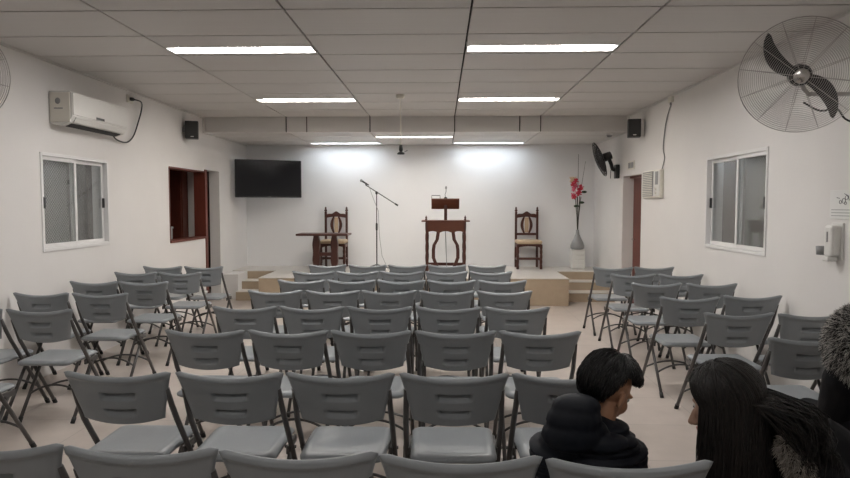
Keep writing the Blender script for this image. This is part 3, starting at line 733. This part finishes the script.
# wall fans ------------------------------------------------------
def fan_axes(n):
    n = V(n).normalized(); a = V((0, 0, 1))-n*n.z; a.normalize(); b = a.cross(n); return n, a, b
def cage(c, n, r, depth, rings, spokes, wr):
    n, a, b = fan_axes(n); c = V(c); g = MB()
    def P(rr, th, dd): return c+a*rr*math.cos(th)+b*rr*math.sin(th)+n*dd
    def dome(rr): return depth*(1-(rr/r)**2.4)
    for sgn in (1, -1):
        for k in range(rings):
            rr = lerp(r*.16, r, k/(rings-1)); g.tube([P(rr, 2*PI*j/56, sgn*dome(rr)) for j in range(56)], wr if k < rings-1 else wr*2.2, 4, closed=True)
        for j in range(spokes):
            th = 2*PI*j/spokes+.2; g.tube([P(lerp(r*.1, r, q/7), th, sgn*(dome(lerp(r*.1, r, q/7))-.003)) for q in range(8)], wr*1.5, 4)
    return g
def blade_mesh(c, n, r, ang, hw_, pitch):
    n, a, b = fan_axes(n); c = V(c); mb = MB(); rows = []
    for k in range(15):
        t = k/14; rr = lerp(.12*r, r, t); th = ang+.55*max(0, t-.1)**1.3
        w = hw_*(.45+1.0*math.sin(PI*min(1, t*.85+.12)))*(1 if t < .9 else math.sqrt(max(.05, 1-((t-.9)/.1)**2)))
        rad = a*math.cos(th)+b*math.sin(th); tan = -a*math.sin(th)+b*math.cos(th)
        rows.append([c+rad*rr+tan*w*s+n*pitch*w*s for s in (-1, -.5, 0, .5, 1)])
    for R0, R1 in zip(rows, rows[1:]):
        for q in range(4):
            mb._face_all([R0[q], R0[q+1], R1[q+1], R1[q]], [(0, 1, 2, 3)])
    bmesh.ops.remove_doubles(mb.bm, verts=mb.bm.verts, dist=1e-5)
    bmesh.ops.solidify(mb.bm, geom=list(mb.bm.faces), thickness=.004); return mb
def big_fan(c, n, wallx, label, a0):
    n_, a, b = fan_axes(n); c = V(c); s = 1 if wallx > c.x else -1
    t = thing('wall_fan', label, 'fan', (wallx, c.y+.12, c.z-.1), 0, 'large wire cage wall fans')
    r = .325
    obj('cage', cage(c, n_, r, .075, 26, 12, .0012), STEEL, t)
    for k in range(2):
        obj('blade', blade_mesh(c, n_, r*.95, a0+k*PI, .031, .35), BLADE, t, True)
    q = n_.to_track_quat('Z', 'Y').to_matrix().to_4x4()
    obj('hub', MB().lathe([(.0, -.03), (.055, -.03), (.062, 0), (.055, .03), (.03, .04), (0, .042)], c, 20, q), BLADE, t, True)
    obj('hub_badge', MB().lathe([(.0, .060), (.040, .060), (.044, .074), (.036, .085), (0, .088)], c, 20, q), CHROME, t, True)
    obj('motor', MB().lathe([(.045, -.20), (.062, -.18), (.066, -.09), (.05, -.06), (.02, -.03)], c, 18, q), BLADE, t, True)
    e0 = c-n_*.14; e = e0+V((s*.05, .03, -.11))
    obj('arm', MB().tube([e0, e+V((0, 0, .03)), e+V((s*.03, 0, 0)), V((wallx-s*.02, e.y+.02, e.z))], .013), STEEL, t)
    obj('wall_plate', MB().box((wallx-s*.02, e.y-.05, e.z-.09), (wallx, e.y+.09, e.z+.07), .004), BLADE, t)
    obj('power_cord', MB().tube(bez([e-V((0, 0, .05)), e+V((s*.1, .0, -.10)), e+V((s*.2, .0, -.09)), e+V((s*.27, 0, -.16)), V((wallx-s*.012, e.y+.02, e.z-.2))]), .006), BLADE, t, True)
FANR = (2.085, 3.70, 2.25); FANL = (-2.975, 3.70, 2.30)
big_fan(FANR, (-.42, -.88, -.22), XR, 'large wire cage wall fan with black blades, right wall', math.radians(-62))
big_fan(FANL, (.42, -.88, -.22), XL, 'large wire cage wall fan cut off at left picture edge', math.radians(20))
# small black fan beside the stage
c = V((2.385, 9.45, 2.185)); n = V((-.93, .05, -.36)).normalized()
sf = thing('black_wall_fan', 'small black wall fan turned toward the stage, right wall', 'fan', (XR, 9.5, 1.98))
obj('cage', cage(c, n, .265, .045, 16, 12, .003), BLACKP, sf)
for k in range(3): obj('blade', blade_mesh(c, n, .235, 2*PI*k/3, .05, .4), BLADE, sf, True)
q = n.to_track_quat('Z', 'Y').to_matrix().to_4x4()
obj('motor', MB().lathe([(.02, -.19), (.06, -.18), (.065, -.07), (.03, -.04), (.03, .03), (0, .04)], c, 18, q), BLACKP, sf, True)
obj('neck', MB().tube(bez([c-n*.13, c-n*.15+V((.03, 0, -.12)), V((2.60, 9.5, 2.04)), V((XR-.03, 9.5, 2.03))]), [.028]*18+[.03], 10), BLACKP, sf, True)
obj('wall_mount', MB().box((XR-.06, 9.44, 1.90), (XR, 9.56, 2.11), .012), BLACKP, sf)
obj('pull_cord', MB().tube([(2.56, 9.46, 2.03), (2.555, 9.46, 1.90)], .005), BLACKP, sf)
sn = thing('ceiling_sensor', 'small white dome sensor at right end of lowered ceiling', 'sensor', (2.45, 9.3, HL))
obj('base', MB().lathe([(.05, HL-.02), (.055, HL)], (2.50, 9.35, 0), 16), WHITE, sn); obj('dome', MB().lathe([(0, HL-.055), (.03, HL-.05), (.045, HL-.02)], (2.50, 9.35, 0), 16), GREYP, sn, True)

# ------------------------------------------------------------------ people
def frame(fwd, roll=0.):
    f = V(fwd).normalized(); r = f.cross(V((0, 0, 1))).normalized(); u = r.cross(f)
    if roll:
        q = M.Rotation(roll, 3, f); r = q @ r; u = q @ u
    return r, f, u
def head_blob(mb, c, ax, s):
    r, f, u = ax; c = V(c); R = M((r, f, u)).transposed()
    def P(a, b, d): return c+(r*a+f*b+u*d)*s
    mb.ell(P(0, -.012, .022), (.074*s, .094*s, .085*s), R)          # cranium
    mb.ell(P(0, .028, -.030), (.060*s, .066*s, .078*s), R)          # face
    mb.ell(P(0, .048, -.088), (.036*s, .036*s, .028*s), R)          # chin / jaw
    for k in (-1, 1):
        mb.ell(P(k*.036, .055, -.035), (.026*s, .026*s, .030*s), R) # cheeks
        mb.ell(P(k*.036, .066, .012), (.024*s, .018*s, .010*s), R)  # brow
        e = M.Rotation(k*.45, 3, u) @ R
        mb.ell(P(k*.083, -.012, -.018), (.009*s, .020*s, .032*s), e) # ears
        mb.ell(P(k*.074, .002, -.035), (.008*s, .010*s, .012*s), R)
    mb.cap(P(0, .090, .0), .007*s, P(0, .112, -.032), .011*s)        # nose
    for k in (-1, 1): mb.ell(P(k*.010, .102, -.037), .0085*s)
    mb.ell(P(0, .093, -.060), (.021*s, .010*s, .006*s), R); mb.ell(P(0, .090, -.070), (.018*s, .010*s, .007*s), R)
    return P, R
def face_parts(P, R, s, root):
    for k in (-1, 1):
        e = obj('eye', MB().ell(P(k*.033, .0755, -.003), .0112*s), EYEW, root, True); obj('iris', MB().ell(P(k*.033, .0835, -.004), (.0058*s, .0042*s, .0058*s), R), IRIS, e, True)
    obj('lips', MB().ell(P(0, .0965, -.061), (.020*s, .008*s, .0045*s), R).ell(P(0, .0945, -.069), (.017*s, .008*s, .0055*s), R), LIP, root, True)
def hand_blob(mb, w, d, nrm, s, curl=.5):
    w = V(w); d = V(d).normalized(); n = V(nrm); n = (n-d*n.dot(d)).normalized(); t = d.cross(n)
    for k in (-1.2, -.4, .4, 1.2): mb.cap(w+t*k*.014*s, .014*s, w+d*.075*s+t*k*.019*s, .0115*s)
    for i, (k, L) in enumerate(((-1.5, .060), (-.5, .074), (.5, .080), (1.5, .072))):
        p = w+d*.08*s+t*k*.0195*s; dd = d.copy(); rr = .0085*s
        for j in range(3):
            dd = (dd+n*curl*(.5+.3*j)).normalized(); q = p+dd*L*s*(.45, .32, .25)[j]; mb.cap(p, rr, q, rr*.9); p = q; rr *= .9
    p = w+d*.02*s+t*.024*s; q = p+(d*.6+t*.75+n*.3).normalized()*.045*s; mb.cap(p, .0125*s, q, .0105*s); mb.cap(q, .0105*s, q+(d*.9+t*.15+n*.4).normalized()*.035*s, .0085*s)
def person_root(name, mesh, skin, label, base):
    o = bpy.data.objects.new(name, mesh); COL.objects.link(o); mesh.materials.append(skin); o.location = base
    mesh.transform(M.Translation(-V(base))); return tag(o, label, 'person')
def strands(mb, paths, r):
    for p in paths:
        n = len(p); mb.tube(p, [r*(1-.75*(k/(n-1))**2) for k in range(n)], 3, cap=False)
def scalp(c, ax, rad):
    r, f, u = ax; c = V(c)
    def S(th, ph, off=0):      # th azimuth (0 = front), ph polar from crown
        d = V((math.sin(ph)*math.sin(th), math.sin(ph)*math.cos(th), math.cos(ph)))
        return c+r*d.x*(rad[0]+off)+f*d.y*(rad[1]+off)+u*d.z*(rad[2]+off)
    return S
def seated_body(mb, hip, chest, neck, sh, hands, knees, feet, k=1.):
    """skin body; sh/hands/knees/feet = (left, right) points"""
    hip, chest, neck = V(hip), V(chest), V(neck)
    mb.cap(hip, .085*k, chest, .085*k); mb.cap(chest, .085*k, neck-(neck-chest)*.25, .07*k); mb.cap(neck-(neck-chest)*.3, .048*k, neck+(neck-chest)*.15, .044*k)
    for i in (0, 1):
        S_, H_ = V(sh[i]), V(hands[i]); mb.cap(S_, .05*k, chest+(S_-chest)*.4, .07*k)
        el = (S_+H_)/2+V((0, 0, -.11*k))+(S_-chest).normalized()*.03
        mb.chain([S_, el, H_], [.046*k, .036*k, .024*k])
        hand_blob(mb, H_, (H_-el), V((0, 0, -1)), k*.95)
        K, F_ = V(knees[i]), V(feet[i]); hp_ = hip+(S_-chest)*.45; hp_.z = hip.z
        mb.chain([hp_, K, F_], [.078*k, .052*k, .036*k])
        d = (K-hp_); d.z = 0; d.normalize(); mb.cap(F_+V((0, 0, -.03*k)), .034*k, F_+d*.13*k+V((0, 0, -.045*k)), .026*k)
    return el
def puff_chain(mb, pts, rs, step, puff=1.12):
    for a, b, ra, rb in zip(pts, pts[1:], rs, rs[1:]):
        a, b = V(a), V(b); L = (b-a).length; n = max(2, round(L/step)); R = (b-a).to_track_quat('Z', 'Y').to_matrix()
        mb.tube([a, b], [ra*.93, rb*.93], 14)
        for i in range(n+1):
            t = i/n; r = lerp(ra, rb, t); mb.ell(a.lerp(b, t), (r*puff/1.1, r*puff/1.1, step*.62), R)

# --- boy in navy puffer jacket (sits on the nearest right chair)
bh = V((.562, 2.07, .882)); bax = frame((.76, .52, -.50), math.radians(6))
hip, chest, neck = (.50, 2.01, .53), (.497, 2.015, .66), (.53, 2.04, .775)
shl, shr = (.358, 2.0, .715), (.615, 2.03, .690); hl, hr = (.46, 2.27, .52), (.60, 2.26, .51)
kn = ((.42, 2.36, .47), (.62, 2.36, .47)); ft = ((.42, 2.34, .085), (.62, 2.34, .085))
mb = MB(); seated_body(mb, hip, chest, neck, (shl, shr), (hl, hr), kn, ft, .86)
P, R = head_blob(mb, bh, bax, .92); mb.cap(neck, .044, bh+V((-.015, -.02, -.05)), .046)
boy = person_root('person', remesh(mb, .0045, 3), SKIN, 'person with short black hair and navy puffer jacket, looking down to right', (.5, 2.02, 0))
face_parts(P, R, .92, boy)
jk = MB()
for k in range(11):
    z = .47+.030*k; w = (.140, .145, .148, .150, .152, .153, .152, .148, .140, .122, .098)[k]; jk.ell((.497+.003*k, 2.0+.003*k, z), (w, (.105, .108, .11, .112, .113, .113, .112, .11, .105, .097, .085)[k], .0235))
jk.cap((.5, 2.01, .52), .105, (.51, 2.025, .73), .088)
for S_, H_, sx in ((shl, hl, -1), (shr, hr, 1)):
    el = (V(S_)+V(H_))/2+V((sx*.035, -.06, -.10)); puff_chain(jk, [S_, el, V(H_)+(el-V(H_))*.15], [.068, .060, .045], .030, 1.16)
    jk.ell(V(S_)+V((-sx*.04, 0, .008)), (.080, .078, .052))
jacket = obj('puffer_jacket', remesh(jk, .006, 4, 'puffer_jacket'), PUFF, boy, True)
hd = MB()
hd.ell((.420, 1.955, .770), (.100, .070, .060)); hd.ell((.424, 1.950, .82), (.090, .062, .058)); hd.ell((.432, 1.955, .858), (.080, .055, .042))
hd.ell((.515, 1.955, .745), (.085, .055, .034)); hd.ell((.475, 1.960, .785), (.060, .05, .034)); hd.ell((.592, 1.990, .735), (.050, .05, .022)); hd.ell((.405, 2.03, .79), (.045, .07, .06)); hd.ell((.43, 2.06, .81), (.05, .04, .04))
obj('hood', remesh(hd, .005, 9, 'hood'), PUFF, boy, True)
tr = MB()
for i in (0, 1):
    h0 = V(hip)+V(((-.08, .08)[i], .02, -.02)); tr.chain([h0, kn[i], V(ft[i])+V((0, 0, .03))], [.085, .064, .052])
tr.ell(V(hip)+V((0, .01, 0)), (.15, .11, .09)); obj('trousers', remesh(tr, .007, 3, 'trousers'), JEANS, boy, True)
for i in (0, 1): 
    sm_ = MB().cap(V(ft[i])+V((0, -.02, -.048)), .036, V(ft[i])+V((0, .13, -.053)), .031); obj('shoe', remesh(sm_, .005, 2, 'shoe'), SHOE, boy, True)
# hair
random.seed(11)
sc_c = bh+(bax[1]*-.008+bax[2]*.026); S = scalp(sc_c, bax, (.082, .100, .092))
hm = MB()
for iph in range(1): pass
def limit(th):
    a = abs((th+PI) % (2*PI)-PI)          # 0 front .. pi back
    if a < .75: return 1.24
    if a < 1.2: return lerp(1.24, 1.16, (a-.75)/.45)
    if a < 1.85: return 1.16
    if a < 2.25: return lerp(1.16, 2.25, (a-1.85)/.4)
    return 2.42
# cap under the strands
rg = []
for k in range(13):
    rg.append([hm.bm.verts.new(S(2*PI*j/40, limit(2*PI*j/40)*max(.001, k/12), .004)) for j in range(40)])
for A, B in zip(rg, rg[1:]):
    for j in range(40): hm.bm.faces.new((A[j], A[(j+1) % 40], B[(j+1) % 40], B[j]))
bmesh.ops.solidify(hm.bm, geom=list(hm.bm.faces), thickness=.006)
hs = MB(); paths = []
for k in range(2600):
    th = random.uniform(0, 2*PI); lim = limit(th); p0 = math.sqrt(random.random())*lim*.9; L = random.uniform(.5, 1.0)
    off = random.uniform(.004, .016); pth = []; dth = random.uniform(-.1, .1); p1 = min(lim+random.uniform(-.02, .10), p0+L)
    for q in range(6):
        t = q/5; pth.append(S(th+dth*t, lerp(p0, p1, t), off*(math.sin(PI*min(1, t*.8+.2)))+.003+.004*t))
    paths.append(pth)
strands(hs, paths, .0022)
hair = obj('hair', hm, HAIRB, boy, True); obj('hair_strands', hs, HAIRB, hair, True)

# --- woman with long dark hair, bending toward the boy
wh = V((.872, 1.90, .897)); wax = frame((-.93, .12, -.34), math.radians(-3))
hip, chest, neck = (1.42, 1.95, .52), (1.16, 1.94, .69), (1.00, 1.92, .80)
shl, shr = (1.10, 1.79, .70), (1.10, 2.08, .72); hl, hr = (.93, 1.86, .47), (.93, 2.02, .47)
kn = ((1.04, 1.86, .47), (1.04, 2.05, .47)); ft = ((1.06, 1.86, .10), (1.06, 2.05, .10))
mb = MB(); seated_body(mb, hip, chest, neck, (shl, shr), (hl, hr), kn, ft, .95)
P, R = head_blob(mb, wh, wax, 1.0); mb.cap(neck, .05, wh+V((.03, 0, -.04)), .05)
wom = person_root('person', remesh(mb, .0045, 3), SKIN2, 'person with long loose dark hair bending forward, face in profile to left', (1.2, 1.95, 0))
face_parts(P, R, 1.0, wom)
ct = MB(); ct.cap(hip, .15, chest, .155); ct.cap(chest, .15, V(neck)+V((.05, 0, -.03)), .09)
for S_, H_ in ((shl, hl), (shr, hr)):
    el = (V(S_)+V(H_))/2+V((.02, 0, -.10)); ct.chain([S_, el, V(H_)+(el-V(H_))*.12], [.085, .066, .046]); ct.cap(S_, .08, chest, .12)
coat = obj('coat', remesh(ct, .007, 4, 'coat'), COAT, wom, True)
tr = MB()
for i in (0, 1): tr.chain([V(hip)+V((0, (-.09, .09)[i], -.03)), kn[i], V(ft[i])+V((0, 0, .02))], [.10, .075, .055])
obj('trousers', remesh(tr, .008, 3, 'trousers'), JEANS, wom, True)
for i in (0, 1):
    sm_ = MB().cap(V(ft[i])+V((.03, 0, -.06)), .040, V(ft[i])+V((-.14, 0, -.066)), .034); obj('shoe', remesh(sm_, .006, 2, 'shoe'), SHOE, wom, True)
# fur collar patch on the shoulder
random.seed(5)
def fur_on(me, n, L, down, r, spread=.7, keep=None):
    pol = [p for p in me.polygons if keep is None or keep(p.center)]; paths = []
    for p in random.choices(pol, [p.area for p in pol], k=n):
        b0 = V(p.center)+V([random.uniform(-.004, .004) for _ in range(3)])
        d = (V(p.normal)+V((random.uniform(-spread, spread), random.uniform(-spread, spread), random.uniform(-spread, spread)-down))).normalized(); l = L*random.uniform(.6, 1.3)
        paths.append([b0, b0+d*l*.55, b0+d*l+V((0, 0, -.25*l))])
    mb = MB(); strands(mb, paths, r); return mb
ob_ = MB().chain([(1.01, 1.80, .80), (1.045, 1.775, .735), (1.065, 1.775, .67), (1.07, 1.79, .58)], [.022, .034, .038, .034])
om = remesh(ob_, .006, 2, 'fur_trim')
fb = fur_on(om, 4200, .022, .5, .0015)
fc = obj('fur_trim', om, FURB, coat, True)
obj('fur_strands', fb, FURG, fc, True)
# hair: scalp cap, long curtains, and hair thrown back over the shoulder
random.seed(21)
sc_c = wh+(wax[1]*-.010+wax[2]*.024); S = scalp(sc_c, wax, (.083, .102, .092)); r_, f_, u_ = wax
def wlim(th):
    a = abs((th+PI) % (2*PI)-PI)
    if a < .6: return .95
    if a < 1.2: return lerp(.95, 1.7, (a-.6)/.6)
    return 1.95
hm = MB(); rg = []
for k in range(13): rg.append([hm.bm.verts.new(S(2*PI*j/40, wlim(2*PI*j/40)*max(.001, k/12), .004)) for j in range(40)])
for A, B in zip(rg, rg[1:]):
    for j in range(40): hm.bm.faces.new((A[j], A[(j+1) % 40], B[(j+1) % 40], B[j]))
bmesh.ops.solidify(hm.bm, geom=list(hm.bm.faces), thickness=.006)
paths = []
LOCKS = [(V((random.uniform(1.02, 1.125), random.uniform(1.74, 1.88), random.uniform(.77, .905))), V((random.uniform(-.01, .025), random.uniform(-.03, 0), -random.uniform(.05, .24)))) for k in range(34)]
for k in range(3400):
    th = random.uniform(-PI, PI); a = abs(th); side = -1 if th < 0 else 1
    ae = max(a, random.uniform(.62, 1.0) if side < 0 else random.uniform(1.2, 1.5)); back = a > 1.9
    lim = lerp(1.62, 1.9, sstep(.9, 2.2, ae)); p0 = random.random()**.6*1.1*min(1, lim); pth = []; off = random.uniform(.003, .015)
    if a < .6: p0 = min(p0, .85)
    for q in range(6):
        t = q/5; pth.append(S(side*lerp(a, ae, t**.7), lerp(p0, lim*.93, t), off))
    e = pth[-1]
    L = random.uniform(.22, .42)
    if back and random.random() < .50:                       # thrown back over her shoulder
        lk = random.choice(LOCKS); g = random.gauss
        tgt = lk[0]+V((g(0, .006), g(0, .008), g(0, .006)))
        mid = (e*.55+tgt*.45)+V((0, -.015, random.uniform(.0, .022)))
        end = tgt+lk[1]+V((g(0, .007), g(0, .008), g(0, .02)))
        for q in range(1, 9):
            t = q/8
            if t < .7:
                s_ = t/.7; p = e*(1-s_)**2+mid*2*s_*(1-s_)+tgt*s_*s_
            else:
                s_ = (t-.7)/.3; p = tgt.lerp(end, s_)+V((.012*math.sin(s_*PI), 0, 0))
            pth.append(p)
    else:                                                     # hangs straight down
        wv = random.uniform(0, 6); dx = random.uniform(-.015, .03); out = r_*side*random.uniform(.0, .02)
        for q in range(1, 9):
            t = q/8; pth.append(e+V((dx*t, 0, -L*t))+out*t+V((.007*math.sin(wv+t*6), .006*math.cos(wv+t*5), 0))*t)
    paths.append(pth)
hs = MB(); strands(hs, paths, .0026)
hair = obj('hair', hm, HAIRW, wom, True); obj('hair_strands', hs, HAIRW, hair, True)

# --- person in the fur hood at the right edge
ph = V((1.80, 2.68, .905)); pax = frame((.15, .97, -.15))
hip, chest, neck = (1.93, 2.72, .53), (1.90, 2.68, .70), (1.85, 2.67, .84)
shl, shr = (1.74, 2.68, .745), (2.06, 2.68, .745); hl, hr = (1.84, 2.95, .52), (2.0, 2.95, .52)
kn = ((1.83, 3.08, .47), (2.03, 3.08, .47)); ft = ((1.83, 3.06, .095), (2.03, 3.06, .095))
mb = MB(); seated_body(mb, hip, chest, neck, (shl, shr), (hl, hr), kn, ft, .9)
P, R = head_blob(mb, ph, pax, .95); mb.cap(neck, .048, ph+V((0, 0, -.05)), .048)
pe = person_root('person', remesh(mb, .0055, 3), SKIN2, 'person in black coat with grey fur hood up, at right picture edge', (1.93, 2.7, 0))
face_parts(P, R, .95, pe)
ct = MB(); ct.cap(hip, .15, chest, .155); ct.cap(chest, .14, neck, .085)
for S_, H_, sx in ((shl, hl, -1), (shr, hr, 1)):
    el = (V(S_)+V(H_))/2+V((sx*.03, -.03, -.09)); ct.chain([S_, el, V(H_)+(el-V(H_))*.12], [.085, .066, .046]); ct.cap(S_, .08, chest, .12)
coat = obj('coat', remesh(ct, .007, 4, 'coat'), COAT, pe, True)
tr = MB()
for i in (0, 1): tr.chain([V(hip)+V(((-.09, .09)[i], 0, -.03)), kn[i], V(ft[i])+V((0, 0, .02))], [.10, .072, .055])
obj('trousers', remesh(tr, .008, 3, 'trousers'), COAT, pe, True)
for i in (0, 1):
    sm_ = MB().cap(V(ft[i])+V((0, -.02, -.055)), .040, V(ft[i])+V((0, .14, -.061)), .034); obj('shoe', remesh(sm_, .006, 2, 'shoe'), SHOE, pe, True)
hc = ph+V((.01, -.025, -.01)); S = scalp(hc, pax, (.145, .14, .175))
hm = MB(); rg = []
for k in range(15): rg.append([hm.bm.verts.new(S(2*PI*j/40, (2.6 if abs((2*PI*j/40+PI) % (2*PI)-PI) > .9 else 1.15)*max(.001, k/14))) for j in range(40)])
for A, B in zip(rg, rg[1:]):
    for j in range(40): hm.bm.faces.new((A[j], A[(j+1) % 40], B[(j+1) % 40], B[j]))
bmesh.ops.solidify(hm.bm, geom=list(hm.bm.faces), thickness=.012)
hood = obj('fur_hood', hm, FURB, pe, True)
random.seed(3); paths = []
for k in range(9000):
    th = random.uniform(.75, 2*PI-.75); pp_ = math.acos(random.uniform(-.86, 1)); b0 = S(th, pp_); nn = (b0-hc).normalized()
    d = (nn+V((random.uniform(-.7, .7), random.uniform(-.7, .7), random.uniform(-1.0, .3)))).normalized(); L = random.uniform(.018, .036)
    paths.append([b0, b0+d*L*.55, b0+d*L+V((0, 0, -.006))])
fs = MB(); strands(fs, paths, .0017); obj('fur_strands', fs, FUR, hood, True)

# ------------------------------------------------------------------ camera, world, view
cd = bpy.data.cameras.new('camera'); cam = bpy.data.objects.new('camera', cd); COL.objects.link(cam)
cam.location = (0, 0, 1.5); cam.rotation_euler = (math.radians(90-3.139), 0, math.radians(1.476))
cd.sensor_fit = 'HORIZONTAL'; cd.sensor_width = 36; cd.lens = 620/850*36; cd.clip_start = .05
scene.camera = cam
w = bpy.data.worlds.new('world'); scene.world = w; w.use_nodes = True
w.node_tree.nodes['Background'].inputs['Color'].default_value = (.85, .83, .81, 1); w.node_tree.nodes['Background'].inputs['Strength'].default_value = .45
vs = scene.view_settings; vs.view_transform = 'Standard'; vs.look = 'None'; vs.exposure = .95; vs.gamma = 1; vs.use_curve_mapping = False
